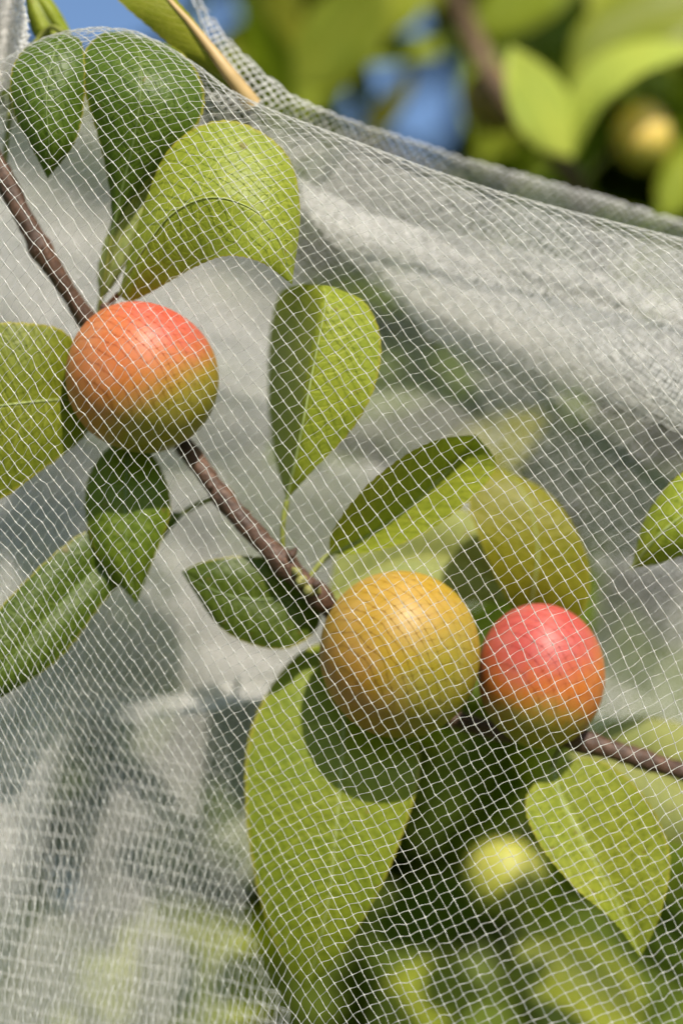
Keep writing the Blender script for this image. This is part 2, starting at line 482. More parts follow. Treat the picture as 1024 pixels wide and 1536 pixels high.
leaf(branch, [(430, 750, 16), (413, 690, 27), (404, 625, 34), (402, 560, 36), (406, 490, 33), (420, 440, 25), (450, 426, 16)],
     [(430, 750, 16), (443, 690, 12), (456, 625, 9), (468, 560, 8), (480, 500, 8), (488, 455, 9), (486, 428, 12)],
     [(430, 750, 16), (470, 705, 12), (527, 645, 11), (562, 580, 11), (571, 510, 12), (548, 455, 14), (500, 430, 14)], LIGHT, rib=RIB_PALE, camber=0.7, rib_r=.4,
     petiole=[(430, 750, 16), (424, 790, 16), (424, 838, 17)], label='upright leaf folded along its midrib, one half dark and one half bright')
leaf(branch, [(494, 832, 19), (498, 798, 13), (540, 738, 9), (600, 688, 8), (655, 660, 10), (714, 652, 14)],
     [(494, 832, 19), (545, 808, 20), (600, 772, 20), (650, 728, 20), (690, 685, 19), (714, 652, 14)],
     [(494, 832, 19), (550, 829, 16), (622, 807, 13), (695, 758, 12), (744, 700, 13), (714, 652, 14)], LIGHT, rib=RIB_PALE, camber=0.6, rib_r=.4,
     petiole=[(494, 832, 19), (482, 842, 18), (462, 868, 17)], label='folded leaf pointing up to the right above the golden plum')
leaf(branch, [(790, 950, 37), (752, 884, 31), (726, 825, 29), (703, 760, 30), (712, 722, 32), (752, 702, 34)],
     [(790, 950, 37), (800, 880, 30.5), (806, 825, 29), (796, 768, 29.5), (778, 728, 31.5), (752, 702, 34)],
     [(790, 950, 37), (866, 928, 33), (884, 868, 31), (868, 805, 31), (822, 740, 32.5), (752, 702, 34)], YELLOWING, rib=RIB_PALE, camber=0.25,
     petiole=[(790, 950, 37), (800, 1020, 36), (800, 1100, 29)], label='olive green leaf standing above the pink plum')
blade(branch, (490, 905, 44), (775, 905, 46), 175, PALE, bow=(10, -70, 0), obstacle=False, label='pale leaf underside seen out of focus behind the golden plum')
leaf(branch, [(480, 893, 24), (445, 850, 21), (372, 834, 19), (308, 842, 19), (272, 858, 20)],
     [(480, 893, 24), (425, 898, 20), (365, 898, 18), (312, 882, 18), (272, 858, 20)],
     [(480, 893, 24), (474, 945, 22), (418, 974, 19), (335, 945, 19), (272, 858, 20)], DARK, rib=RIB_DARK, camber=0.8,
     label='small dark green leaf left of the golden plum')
leaf(branch, [(525, 955, 36), (442, 985, 30), (378, 1088, 25), (368, 1205, 22), (386, 1335, 21), (420, 1430, 22), (456, 1488, 24)],
     [(525, 955, 36), (518, 1050, 25), (512, 1150, 20), (504, 1245, 18), (494, 1340, 18), (478, 1420, 20), (456, 1488, 24)],
     [(525, 955, 36), (605, 1055, 32), (630, 1150, 23), (600, 1262, 20), (560, 1352, 20), (508, 1434, 21), (456, 1488, 24)], MID, rib=RIB_PALE, camber=0.7, n=70, m=10,
     label='large green leaf hanging below the golden plum and shaded by it')
leaf(branch, [(828, 1150, 24), (788, 1198, 18), (806, 1262, 15), (860, 1330, 14), (918, 1380, 15), (960, 1436, 19)],
     [(828, 1150, 24), (842, 1200, 22), (874, 1262, 20), (903, 1315, 19), (933, 1372, 19), (960, 1436, 19)],
     [(828, 1150, 24), (890, 1138, 23), (958, 1185, 19), (1003, 1275, 17), (992, 1365, 17), (960, 1436, 19)], LIGHT, rib=RIB_PALE, camber=0.3, n=60,
     petiole=[(828, 1150, 24), (835, 1130, 26), (850, 1110, 26)], label='pointed yellow green leaf below the pink plum')
leaf(branch, [(946, 853, 20), (968, 775, 19), (1018, 712, 18), (1080, 690, 19), (1150, 690, 22)],
     [(946, 853, 20), (985, 805, 15), (1030, 768, 14), (1085, 730, 16), (1150, 690, 22)],
     [(946, 853, 20), (1000, 842, 19), (1055, 815, 18), (1110, 770, 19), (1150, 690, 22)], LIGHT, rib=RIB_PALE, label='yellow green leaf tip entering at the right edge')
blade(branch, (850, 1130, 50), (1150, 1290, 55), 170, PALE, bow=(20, -30, 0), obstacle=False, label='pale blurred leaf under the right end of the branch')
leaf(branch, [(108, 58, 24), (62, 60, 24), (44, 28, 24), (36, -45, 26)],
     [(108, 58, 24), (80, 40, 23), (58, 6, 23), (36, -45, 26)],
     [(108, 58, 24), (104, 42, 24), (80, 2, 24), (36, -45, 26)], LIGHT, rib=RIB_PALE, obstacle=False, label='small leaf tip above the net in the top left corner')
blade(branch, (150, 455, 22), (262, 205, 19), 46, PALE, bow=(-12, 0, -3), label='narrow pale leaf seen edge on between two green leaves')

# ------------------------------------------------------------------ fruit
PLUMS = []


def plum(center, rx, ry, rz, mat, label, group=None, tilt=0.0, squash=0.08, stem_to=None, seam_dir=0.6, flat_bottom=0.0, obst=True, seg=(96, 64)):
    """ovoid stone fruit with a shallow suture and a dimple for the stalk; radii in layout units"""
    cx, cy, cz = center
    c0 = P(np.array([[cx, cy, cz]]))[0]
    s = (FOCUS + cz / 1000) * K
    root = thing('plum', c0, label, 'plum', group)
    nu, nv = seg
    th = np.linspace(0, math.pi, nv)
    ph = np.arange(nu) / nu * 2 * math.pi
    T, H = np.meshgrid(th, ph, indexing='ij')
    r = np.ones_like(T)
    r -= 0.10 * np.exp(-(T / 0.25) ** 2)                           # stalk dimple
    r -= 0.035 * np.exp(-((np.angle(np.exp(1j * (H - seam_dir)))) / 0.16) ** 2) * np.sin(T)
    r += 0.02 * np.sin(2 * H + 1) * np.sin(T) + 0.012 * np.sin(3 * H) * np.sin(T) ** 2
    prof = 1 - squash * np.cos(T) ** 2 - flat_bottom * np.cos(T) * np.abs(np.cos(T))
    x = r * np.sin(T) * np.cos(H) * (1 + 0.05 * np.cos(T))
    y = r * np.cos(T) * prof
    z = r * np.sin(T) * np.sin(H) * (1 + 0.05 * np.cos(T))
    ca, sa = math.cos(tilt), math.sin(tilt)
    x, y = x * ca - y * sa, x * sa + y * ca
    # a lean away so the stalk end sits behind
    cb, sb = math.cos(0.5), math.sin(0.5)
    y, z = y * cb - z * sb, y * sb + z * cb
    x, y, z = (a / np.abs(a).max() for a in (x, y, z))
    V = c0 + (x * rx * s)[..., None] * RIGHT + (y * ry * s)[..., None] * UP + (z * rz * s)[..., None] * FWD
    V = V.reshape(-1, 3)
    i = np.arange(nv - 1)[:, None] * nu
    j = np.arange(nu)[None, :]
    j2 = (j + 1) % nu
    F = np.stack([i + j, i + nu + j, i + nu + j2, i + j2], -1).reshape(-1, 4)
    link('flesh', mesh_from('flesh', V, F[:, ::-1], None, mat, root=root), root)
    if stem_to is not None:
        q = spline([(cx, cy - ry * 0.3, cz + rz * MM * 0.8), ((cx + stem_to[0]) / 2, (cy + stem_to[1]) / 2 - 10, (cz + rz * MM + stem_to[2]) / 2 + 1), stem_to], 12)
        Vt, Ft = tube_arrays(P(q), 0.0007, 8)
        link('stalk', mesh_from('stalk', Vt, Ft, None, PETIOLE, root=root), root)
    if obst:
        PLUMS.append((cx, cy, cz, rx, ry, rz))
    return root


M1 = plum_material('plum_orange_red', None,
                   [((0.44, 0.12, 0.032), (-.35, .75, .55), -0.15, 0.85, 1.0), ((0.44, 0.060, 0.040), (.45, .85, .3), 0.55, 1.05, 0.9), ((0.42, 0.16, 0.04), (-.95, -.1, .3), 0.3, 1.0, 0.6)],
                   None, None, None, (0.23, 0.20, 0.012), (.55, -.75, .25), 0.0, 0.85, (0.41, 0.195, 0.025))
M2 = plum_material('plum_golden', None,
                   [((0.32, 0.125, 0.02), (-.8, -.45, .3), 0.25, 1.05, 0.75), ((0.36, 0.205, 0.022), (-.2, .8, .5), 0.35, 1.0, 0.6)],
                   None, None, None, (0.23, 0.195, 0.010), (.5, -.7, .3), -0.05, 0.8, (0.33, 0.215, 0.012))
M3 = plum_material('plum_pink_red', None,
                   [((0.40, 0.060, 0.050), (-.1, .85, .5), 0.18, 0.85, 1.0)],
                   None, None, None, (0.25, 0.21, 0.014), (-.15, -.9, .3), 0.35, 0.95, (0.46, 0.14, 0.022))
MB1 = plum_material('plum_pale_yellow', None, [((0.70, 0.50, 0.15), (0, .7, .7), 0.2, 0.9, 0.8)], None, None, None, (0.30, 0.28, 0.03), (0, -1, .2), 0.2, .9, (0.55, 0.42, 0.08))
MB2 = plum_material('plum_brown', None, [((0.20, 0.11, 0.02), (0, .7, .7), 0.2, 0.9, 0.8)], None, None, None, (0.13, 0.11, 0.012), (0, -1, .2), 0.2, .9, (0.17, 0.13, 0.014))
MB3 = plum_material('plum_unripe', None, [((0.36, 0.36, 0.06), (0, .7, .7), 0.2, 0.9, 0.8)], None, None, None, (0.22, 0.25, 0.03), (0, -1, .2), 0.2, .9, (0.30, 0.32, 0.04))

plum((212, 568, 13), 116, 115, 108, M1, 'orange red plum with a yellow green lower right cheek, uppermost on the branch', 'plums on the netted branch', tilt=-0.25, stem_to=(165, 520, 28))
plum((600, 983, 15), 121, 127, 116, M2, 'large golden yellow plum touching the smaller pink one', 'plums on the netted branch', tilt=0.1, stem_to=(545, 960, 33), squash=0.02)
plum((811, 1015, 20), 96, 110, 95, M3, 'pink red plum with an orange lower half, right of the golden plum', 'plums on the netted branch', tilt=-0.1, stem_to=(780, 1080, 32), squash=0.02)

# ------------------------------------------------------------------ the tree behind
tree = thing('plum_tree', (0.25, 1.55, 0.0), 'leafy plum tree standing out of focus behind the net bag', 'tree')
ground_z = 0.0
tp = np.array([(0.25, 1.55, 0.0), (0.26, 1.54, 0.4), (0.22, 1.52, 0.9), (0.18, 1.5, 1.5), (0.2, 1.52, 2.2), (0.15, 1.5, 3.0)])
V, F = tube_arrays(spline(tp, 40), np.linspace(0.075, 0.04, 40), 16, ref=np.array([0, 1.0, 0]))
link('trunk', mesh_from('trunk', V, F, None, BARK_GREY, root=tree), tree)


def limb(pts, r0, r1, label=None):
    V, F = tube_arrays(P(spline(pts, 30)), np.linspace(r0, r1, 30) / 1000, 12)
    link('limb', mesh_from('limb', V, F, None, BARK_GREY, root=tree), tree, label)


limb([(900, 420, 150), (868, 300, 132), (845, 245, 125), (790, 190, 128), (735, 110, 140), (690, 10, 165), (640, -120, 260), (600, -240, 520), (560, -300, 1000)], 2.0, 3.2)
limb([(700, 60, 165), (660, -10, 190), (650, -80, 240)], 2, 3)
BG = dict(obstacle=False, n=24, m=5, teeth=0)
blade(tree, (858, 238, 118), (765, 68, 108), 92, BRIGHT, bow=(-4, 0, 0), tilt=9, label='bright leaf pointing up to the left beside the pale plum', **BG)
blade(tree, (858, 238, 118), (1075, 75, 118), 62, BRIGHT, bow=(-55, -48, 0), tilt=9, label='bright narrow leaf arching over the pale plum', **BG)
blade(tree, (850, 120, 135), (1110, 10, 135), 120, MID, bow=(-10, -35, 0), tilt=5, **BG)
blade(tree, (990, 330, 130), (1090, 190, 130), 80, LIGHT, bow=(0, -10, 0), tilt=4, **BG)
blade(tree, (440, 130, 150), (575, -60, 140), 118, MID, bow=(10, 10, 0), tilt=5, **BG)
blade(tree, (360, 110, 190), (430, -50, 180), 90, OLIVE, bow=(10, 10, 0), tilt=5, **BG)
blade(tree, (700, 60, 170), (880, -40, 160), 90, MID, bow=(10, -20, 0), tilt=5, **BG)
blade(tree, (960, 1570, 115), (760, 1430, 112), 150, LIGHT, bow=(0, -20, 0), tilt=9, **BG)
blade(tree, (560, 1580, 120), (730, 1490, 118), 130, LIGHT, bow=(0, -30, 0), tilt=6, **BG)
blade(tree, (1090, 1480, 140), (900, 1330, 140), 120, DARK, bow=(0, -10, 0), tilt=-6, **BG)
blade(tree, (1000, 150, 150), (880, -30, 150), 90, LIGHT, bow=(0, -10, 0), tilt=8, **BG)
blade(tree, (540, 60, 170), (650, -50, 170), 90, LIGHT, bow=(0, -10, 0), tilt=8, **BG)
blade(tree, (450, 190, 170), (520, 80, 170), 70, LIGHT, bow=(0, -10, 0), tilt=8, **BG)
blade(tree, (330, 120, 190), (420, 40, 190), 90, MID, bow=(0, -10, 0), tilt=8, **BG)
blade(tree, (720, 260, 170), (770, 160, 170), 60, MID, bow=(0, -10, 0), tilt=6, **BG)
blade(tree, (-90, 1440, 125), (200, 1530, 120), 220, LIGHT, bow=(0, -20, 0), tilt=9, **BG)
blade(tree, (150, 1430, 130), (420, 1520, 125), 200, LIGHT, bow=(0, -20, 0), tilt=9, **BG)
blade(tree, (620, 800, 130), (820, 620, 125), 100, OLIVE, bow=(0, -20, 0), tilt=5, **BG)
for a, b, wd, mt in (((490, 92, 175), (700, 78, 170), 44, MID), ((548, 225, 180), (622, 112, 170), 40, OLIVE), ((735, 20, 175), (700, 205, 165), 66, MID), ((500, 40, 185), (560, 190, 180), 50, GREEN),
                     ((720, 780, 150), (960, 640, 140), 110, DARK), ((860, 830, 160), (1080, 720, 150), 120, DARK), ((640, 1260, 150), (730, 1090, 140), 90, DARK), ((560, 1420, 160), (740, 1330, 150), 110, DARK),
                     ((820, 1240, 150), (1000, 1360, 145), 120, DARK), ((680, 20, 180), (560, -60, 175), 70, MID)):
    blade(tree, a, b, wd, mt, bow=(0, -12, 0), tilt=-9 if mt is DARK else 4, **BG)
# the leaf with an orange midrib that rises out of the frame behind the top of the net
leaf(tree, [(380, 158, 18), (330, 118, 18), (272, 80, 18), (225, 42, 18), (170, -8, 19), (110, -90, 22)],
     [(380, 158, 18), (345, 112, 16), (315, 72, 16), (285, 34, 16), (245, -12, 17), (185, -100, 20)],
     [(380, 158, 18), (352, 112, 17), (324, 72, 17), (295, 34, 17), (257, -12, 18), (200, -100, 21)], OLIVE, camber=0.5, obstacle=False,
     rib=RIB_ORANGE, rib_r=1.7, label='olive leaf with a thick orange midrib at the top')
plum((962, 205, 130), 45, 52, 45, MB1, 'pale yellow blurred plum at the upper right under an arching leaf', 'plums on the tree behind', obst=False, stem_to=(870, 270, 130), seg=(32, 24))
plum((742, 152, 150), 50, 50, 48, MB2, 'brownish olive blurred plum left of the bright leaves', 'plums on the tree behind', obst=False, stem_to=(770, 170, 132), seg=(32, 24))
plum((757, 1318, 97), 62, 60, 56, MB3, 'pale green blurred plum low behind the net', 'plums on the tree behind', obst=False, stem_to=(790, 1240, 110), seg=(32, 24))

# crown: many separate leaf blades through a deep volume, with gaps left to the sky
HOLES = [(600, 33, 28, 36), (574, 128, 24, 28), (625, 190, 36, 18), (655, 152, 22, 28), (790, 48, 24, 20), (520, 152, 14, 18), (690, 120, 16, 14), (330, 40, 26, 42), (150, -20, 120, 90)]


def crown(count, zr, xr, yr, seed, size=(0.05, 0.085)):
    r = np.random.default_rng(seed)
    Vs, Fs, UVs = [], [], []
    o = 0
    n, m = 7, 2
    t = np.linspace(0, 1, n)
    w = np.sin(math.pi * t ** 0.85) ** 0.8
    tries = 0
    made = 0
    while made < count and tries < count * 3:
        tries += 1
        z = zr[0] + (zr[1] - zr[0]) * r.uniform() ** 1.7
        d = FOCUS + z / 1000
        X = r.uniform(*xr); Y = r.uniform(*yr)
        L = r.uniform(*size); Wd = L * r.uniform(0.38, 0.55) / 2
        a = r.normal(0, 1, 3); a[2] -= 0.7; a /= np.linalg.norm(a)       # hang a little
        nn = r.normal(0, 1, 3) + np.array([0.1, -0.3, 0.9]); nn -= a * nn.dot(a); nn /= np.linalg.norm(nn)
        s = np.cross(nn, a)
        base = CAM + X * RIGHT + Y * UP + d * FWD
        fold = r.uniform(0.1, 0.5)
        bend = r.uniform(-0.2, 0.35)
        mid = base + (t * L)[:, None] * a + (bend * L * t ** 2)[:, None] * -nn
        pts = []
        for q in (-1, -0.5, 0, 0.5, 1):
            pts.append(mid + (q * Wd * w)[:, None] * s + (abs(q) * fold * Wd * w)[:, None] * nn)
        G = np.stack(pts, 1)
        rel = G.reshape(-1, 3) - CAM
        dep = rel @ FWD
        px = (rel @ RIGHT) / dep / K + 512
        py = -(rel @ UP) / dep / K + 768
        if any((((px - hx) / rx) ** 2 + ((py - hy) / ry) ** 2 < 1).any() for hx, hy, rx, ry in HOLES):
            continue
        Vs.append(G.reshape(-1, 3))
        i = np.arange(n - 1)[:, None] * 5
        j = np.arange(4)[None, :]
        F = np.stack([i + j, i + j + 1, i + 5 + j + 1, i + 5 + j], -1).reshape(-1, 4)
        Fs.append(F + o); o += n * 5
        UVs.append(np.stack(np.broadcast_arrays(t[:, None], np.linspace(0, 1, 5)[None, :]), -1).reshape(-1, 2))
        made += 1
    return np.vstack(Vs), np.vstack(Fs), np.vstack(UVs)


V, F, UV = crown(9000, (190, 850), (-0.46, 0.46), (-0.45, 0.62), 5)
V2, F2, UV2 = crown(3500, (200, 600), (-0.2, 0.25), (0.02, 0.3), 6, (0.022, 0.04))
V, F, UV = np.vstack([V, V2]), np.vstack([F, F2 + len(V)]), np.vstack([UV, UV2])
link('crown', mesh_from('crown', V, F, UV, CROWN, root=tree), tree)

# ------------------------------------------------------------------ the net bag
RIDGE = np.array([(-200, 190), (-100, 140), (0, 92), (50, 64), (75, 53), (100, 46), (150, 40), (200, 45), (250, 68), (300, 100), (340, 132),
                  (375, 150), (420, 170), (480, 192), (560, 222), (640, 252), (740, 285), (850, 315), (940, 338), (1024, 358), (1120, 382), (1300, 420)], float)
xs = np.linspace(-200, 1300, 1501)
ys = np.interp(xs, RIDGE[:, 0], RIDGE[:, 1])
kern = np.hanning(41); kern /= kern.sum()
ysm = np.convolve(np.pad(ys, 20, mode='edge'), kern, 'valid')


def ridge(x):
    return np.interp(x, xs, ysm)


RR = 70.0      # radius of the roll where the net turns over to the far side (layout units)


def q_to_y(q):
    th = np.clip(q / RR, -math.pi / 2, math.pi / 2)
    y = RR * (1 - np.cos(th))
    y = np.where(q > RR * math.pi / 2, RR + (q - RR * math.pi / 2), y)
    y = np.where(q < -RR * math.pi / 2, RR + (-q - RR * math.pi / 2), y)
    return y


def q_roll(q):
    th = np.clip(q / RR, -math.pi / 2, math.pi / 2)
    return RR * (1 - np.sin(th)) * MM


def y_to_q(dy):
    dy = np.maximum(dy, 0.5)
    return np.where(dy < RR, RR * np.arccos(np.clip(1 - dy / RR, -1, 1)), RR * math.pi / 2 + dy - RR)


# measured lie of the two thread families: x, y, slopeA, pitchA (across), slopeB, pitchB (down)
S = [(60, 170, 1.45, 20, -.45, 13), (110, 95, 1.4, 20, -.3, 9.5), (200, 190, 1.4, 20, -.3, 13), (220, 110, 1.35, 20, -.15, 10), (300, 200, 1.35, 21, -.2, 14),
     (420, 225, 1.2, 20, -.05, 13), (40, 330, 1.45, 22, -1.1, 20), (128, 384, 1.45, 22, -.9, 20), (230, 300, 1.4, 21, -.5, 17), (340, 320, 1.35, 21, -.35, 16),
     (470, 290, 1.25, 21, -.3, 16), (480, 480, 1.38, 20, -.9, 20), (300, 440, 1.45, 20, -.75, 18), (550, 310, 1.0, 21, -.1, 14), (600, 420, 1.25, 22, -.4, 19),
     (740, 330, .95, 22, 0.0, 14), (810, 420, 1.15, 22, -.5, 18), (850, 460, 1.2, 22, -.6, 19), (950, 400, .9, 22, -.2, 15), (1000, 480, 1.1, 22, -.6, 20), (80, 640, 1.5, 20, -1.1, 20),
     (200, 640, 1.45, 20, -1.0, 20), (30, 600, 1.6, 19, -1.15, 20), (384, 640, 1.38, 21, -1.1, 22), (600, 600, 1.3, 21, -.9, 21), (720, 560, 1.15, 22, -.75, 21),
     (900, 640, 1.28, 22.5, -.75, 24), (1000, 700, 1.35, 22.5, -.7, 24), (200, 860, 1.5, 20, -1.1, 22), (80, 900, 1.65, 14, -1.35, 25), (30, 980, 1.9, 11, -1.6, 30),
     (384, 896, 1.42, 21, -.75, 22), (640, 896, 1.48, 23.5, -.75, 22), (896, 896, 1.35, 23.5, -.8, 23), (64, 1150, 2.0, 12, -3.2, 40), (200, 1180, 2.2, 14, -4.0, 44),
     (240, 1070, 1.7, 15, -1.8, 28), (400, 1080, 1.6, 20, -.6, 19), (430, 1220, 1.75, 19, -.5, 17), (280, 1220, 2.0, 15, -2.6, 32), (640, 1120, 1.6, 21, -.52, 19),
     (600, 1270, 1.85, 19, -.5, 19), (896, 1150, 1.48, 23, -.65, 21), (80, 1400, 2.2, 13, -4.5, 50), (200, 1400, 2.4, 14, -5, 52), (310, 1400, 2.3, 14, -3.2, 36),
     (450, 1370, 2.0, 17, -.6, 17), (640, 1400, 2.0, 15.5, -.48, 19), (900, 1400, 1.75, 18, -.52, 19.5), (1000, 1250, 1.55, 21, -.55, 20), (760, 1250, 1.7, 20, -.5, 19),
     (200, 1560, 2.4, 14, -5, 52), (640, 1560, 2.1, 15, -.5, 19), (1000, 1560, 1.8, 17, -.55, 20), (-60, 600, 1.6, 19, -1.15, 20), (-60, 1150, 2, 12, -3, 38), (1100, 900, 1.35, 23, -.75, 23), (1100, 1300, 1.5, 21, -.6, 20), (1100, 560, 1.2, 22, -.6, 21)]
S = np.array(S, float)


def rbf_basis(x, q):
    cx, cy = np.meshgrid(np.linspace(-100, 1130, 8), np.linspace(-50, 1700, 11))
    cx, cy = cx.ravel(), cy.ravel()
    s2 = 190.0 ** 2
    dx = x[:, None] - cx; dy = q[:, None] - cy
    e = np.exp(-(dx ** 2 + dy ** 2) / (2 * s2))
    one = np.ones_like(x)[:, None]
    B0 = np.hstack([x[:, None] / 20, q[:, None] / 20, e])
    Bx = np.hstack([one / 20, 0 * one, -dx / s2 * e])
    Bq = np.hstack([0 * one, one / 20, -dy / s2 * e])
    return B0, Bx, Bq


sx, sy = S[:, 0], S[:, 1]
R0 = ridge(sx); Rp = (ridge(sx + 3) - ridge(sx - 3)) / 6
sq = y_to_q(sy - R0)
fp = np.where(sq < RR * math.pi / 2, np.sin(np.clip(sq / RR, 0.12, math.pi / 2)), 1.0)      # dy/dq
_, Bx, Bq = rbf_basis(sx, sq)


def fit(gx, gy):
    gq = gy * fp
    gxx = gx + gq * Rp / fp
    A = np.vstack([Bx, Bq]); b = np.concatenate([gxx, gq])
    lam = np.diag([1e-6, 1e-6] + [3e-5] * (A.shape[1] - 2))
    w = np.linalg.solve(A.T @ A * 400 + lam, A.T @ b * 400)
    return w


wA = fit(1 / S[:, 3], -1 / (S[:, 3] * S[:, 2]))
wB = fit(-S[:, 4] / S[:, 5], 1 / S[:, 5])

# rest depth of the net (mm), before it is laid over fruit and leaves
Z = np.array([(60, 170, 3), (200, 130, 2), (320, 260, 0), (440, 420, 1), (212, 568, -3), (20, 500, 2), (20, 700, 5), (350, 620, 2), (500, 560, 2), (600, 420, 3), (740, 400, 4), (900, 480, 5),
              (1000, 600, 5), (700, 600, 3), (600, 983, -3), (811, 1015, 1), (950, 900, 3), (1000, 1100, 1), (400, 900, 4), (300, 1000, 8), (40, 980, 7), (60, 1150, 10), (200, 1180, 15),
              (300, 1250, 16), (400, 1250, 10), (200, 1450, 17), (60, 1400, 11), (430, 1400, 6), (620, 1300, 0), (640, 1480, -7), (900, 1450, -8), (900, 1250, -4), (1050, 1300, -4), (1050, 400, 6),
              (-60, 400, 4), (-60, 900, 7), (-60, 1300, 9), (1100, 900, 3), (330, 1530, 14)], float)


def tps_fit(pts):
    x, y, z = pts.T / np.array([1000, 1000, 1])[:, None]
    d = np.hypot(x[:, None] - x, y[:, None] - y)
    Kk = np.where(d > 0, d ** 2 * np.log(d + 1e-9), 0) + np.eye(len(x)) * 2e-3
    Pm = np.stack([np.ones_like(x), x, y], 1)
    A = np.block([[Kk, Pm], [Pm.T, np.zeros((3, 3))]])
    w = np.linalg.solve(A, np.concatenate([z, [0, 0, 0]]))
    return x, y, w


def tps_eval(f, px, py):
    x, y, w = f
    px, py = px / 1000, py / 1000
    d = np.hypot(px[:, None] - x, py[:, None] - y)
    return np.where(d > 0, d ** 2 * np.log(d + 1e-9), 0) @ w[:-3] + w[-3] + w[-2] * px + w[-1] * py


zf = tps_fit(Z)
GX0, GY0, GS = -200, -300, 10
gx = np.arange(GX0, 1301, GS); gy = np.arange(GY0, 1801, GS)
MX, MY = np.meshgrid(gx, gy)
base = tps_eval(zf, MX.ravel().astype(float), MY.ravel().astype(float)).reshape(MX.shape)
folds = 0.9 * np.sin(MX / 63 + MY / 240 + 1.0) * np.exp(-((MX - 120) / 260) ** 2 - ((MY - 1330) / 300) ** 2) * 2.0
base = base + folds
top = np.full(MX.shape, 1e3)
for G in OBST:
    ix = np.round((G[:, 0] - GX0) / GS).astype(int); iy = np.round((G[:, 1] - GY0) / GS).astype(int)
    ok = (ix >= 0) & (ix < len(gx)) & (iy >= 0) & (iy < len(gy))
    np.minimum.at(top, (iy[ok], ix[ok]), G[ok, 2])
for (cx, cy, cz, rx, ry, rz) in PLUMS:
    e = 1 - ((MX - cx) / (rx + 4)) ** 2 - ((MY - cy) / (ry + 4)) ** 2
    zz = cz - np.sqrt(np.maximum(e, 0)) * rz * MM
    top = np.where(e > 0, np.minimum(top, zz), top)
lim = top.copy()
for dy in (-1, 0, 1):
    for dx in (-1, 0, 1):
        lim = np.minimum(lim, np.roll(np.roll(top, dy, 0), dx, 1))
lim -= 0.8
cloth = np.minimum(base, lim)


def blur(a):
    p = np.pad(a, 1, mode='edge')
    return (p[:-2, 1:-1] + p[2:, 1:-1] + p[1:-1, :-2] + p[1:-1, 2:] + 4 * p[1:-1, 1:-1]) / 8


for _ in range(60):
    cloth = np.minimum(np.minimum(blur(cloth), base + 0.5), lim)
cloth = np.minimum(blur(blur(cloth)), lim + 0.3)


def bilinear(a, x, y):
    fx = np.clip((x - GX0) / GS, 0, len(gx) - 1.001); fy = np.clip((y - GY0) / GS, 0, len(gy) - 1.001)
    i, j = fy.astype(int), fx.astype(int)
    u, v = fx - j, fy - i
    return (a[i, j] * (1 - u) * (1 - v) + a[i, j + 1] * u * (1 - v) + a[i + 1, j] * (1 - u) * v + a[i + 1, j + 1] * u * v)


def weave(nodes, valid, rA, rB, sub=4, wig=1.0, knots=True, k=4, off=0.08):
    """nodes (na, nb, 3) world positions of the crossings -> verts, quads for both thread families"""
    na, nb = valid.shape
    parts_V, parts_F = [], []
    o = 0
    knA = np.array([1.65, .72, 1.10, .72]) if sub == 4 else np.ones(sub)
    knB = np.array([1.45, .85, .80, .85]) if sub == 4 else np.ones(sub)
    for fam in (0, 1):
        N = nodes if fam == 0 else nodes.transpose(1, 0, 2)
        Vd = valid if fam == 0 else valid.T
        r = rA if fam == 0 else rB
        kn = knA if fam == 0 else knB
        for a in range(N.shape[0]):
            idx = np.flatnonzero(Vd[a])
            if len(idx) < 3:
                continue
            runs = np.split(idx, np.flatnonzero(np.diff(idx) > 1) + 1)
            for run in runs:
                if len(run) < 3:
                    continue
                p = N[a, run]
                n = (len(p) - 1) * sub + 1
                c = spline(p, n)
                sgn = -1 if fam == 0 else 1
                c = c + FWD * (sgn * off / 1000)
                ph = np.arange(n) / sub
                if knots:
                    c = c + rng.normal(0, 0.014, (n, 3)) / 1000
                if fam == 1:
                    t = np.gradient(c, axis=0); t /= np.linalg.norm(t, axis=1)[:, None] + 1e-12
                    s = np.cross(t, FWD)
                    c = c + s * (wig * MM / 1000 * np.sin(ph * math.pi + a))[:, None]
                rn = r if np.ndim(r) == 0 else np.interp(np.linspace(0, len(run) - 1, n), np.arange(len(run)), (r if fam == 0 else r.T)[a, run])
                rad = rn * (np.tile(kn, len(p))[:n] if knots else 1.0) * (1 + 0.10 * rng.standard_normal(n))
                V, F = tube_arrays(c, np.maximum(rad, 0.03) / 1000, k)
                parts_V.append(V); parts_F.append(F + o); o += len(V)
    return np.vstack(parts_V), np.vstack(parts_F)


# invert the two thread coordinates on a dense grid
qx, qq = np.meshgrid(np.arange(-130, 1160, 6.0), np.arange(-170, 1720, 6.0))
qx, qq = qx.ravel(), qq.ravel()
keep = (ridge(qx) + q_to_y(qq) < 1640) & (qq < 1640 - ridge(qx))
qx, qq = qx[keep], qq[keep]
B0, _, _ = rbf_basis(qx, qq)
a0, b0 = B0 @ wA, B0 @ wB
ia, ib = np.round(a0).astype(int), np.round(b0).astype(int)
amin, bmin = ia.min(), ib.min()
na, nb = ia.max() - amin + 1, ib.max() - bmin + 1
best = np.full((na, nb), -1)
best[ia - amin, ib - bmin] = np.arange(len(qx))
va = best >= 0
ii, jj = np.nonzero(va)
x, q = qx[best[ii, jj]].copy(), qq[best[ii, jj]].copy()
for _ in range(4):
    B0, Bx, Bq = rbf_basis(x, q)
    ea, eb = B0 @ wA - (ii + amin), B0 @ wB - (jj + bmin)
    ax, aq, bx, bq = Bx @ wA, Bq @ wA, Bx @ wB, Bq @ wB
    det = ax * bq - aq * bx
    det = np.where(np.abs(det) < 5e-5, 5e-5, det)
    dx = (ea * bq - eb * aq) / det; dq = (eb * ax - ea * bx) / det
    x -= np.clip(dx, -12, 12); q -= np.clip(dq, -12, 12)
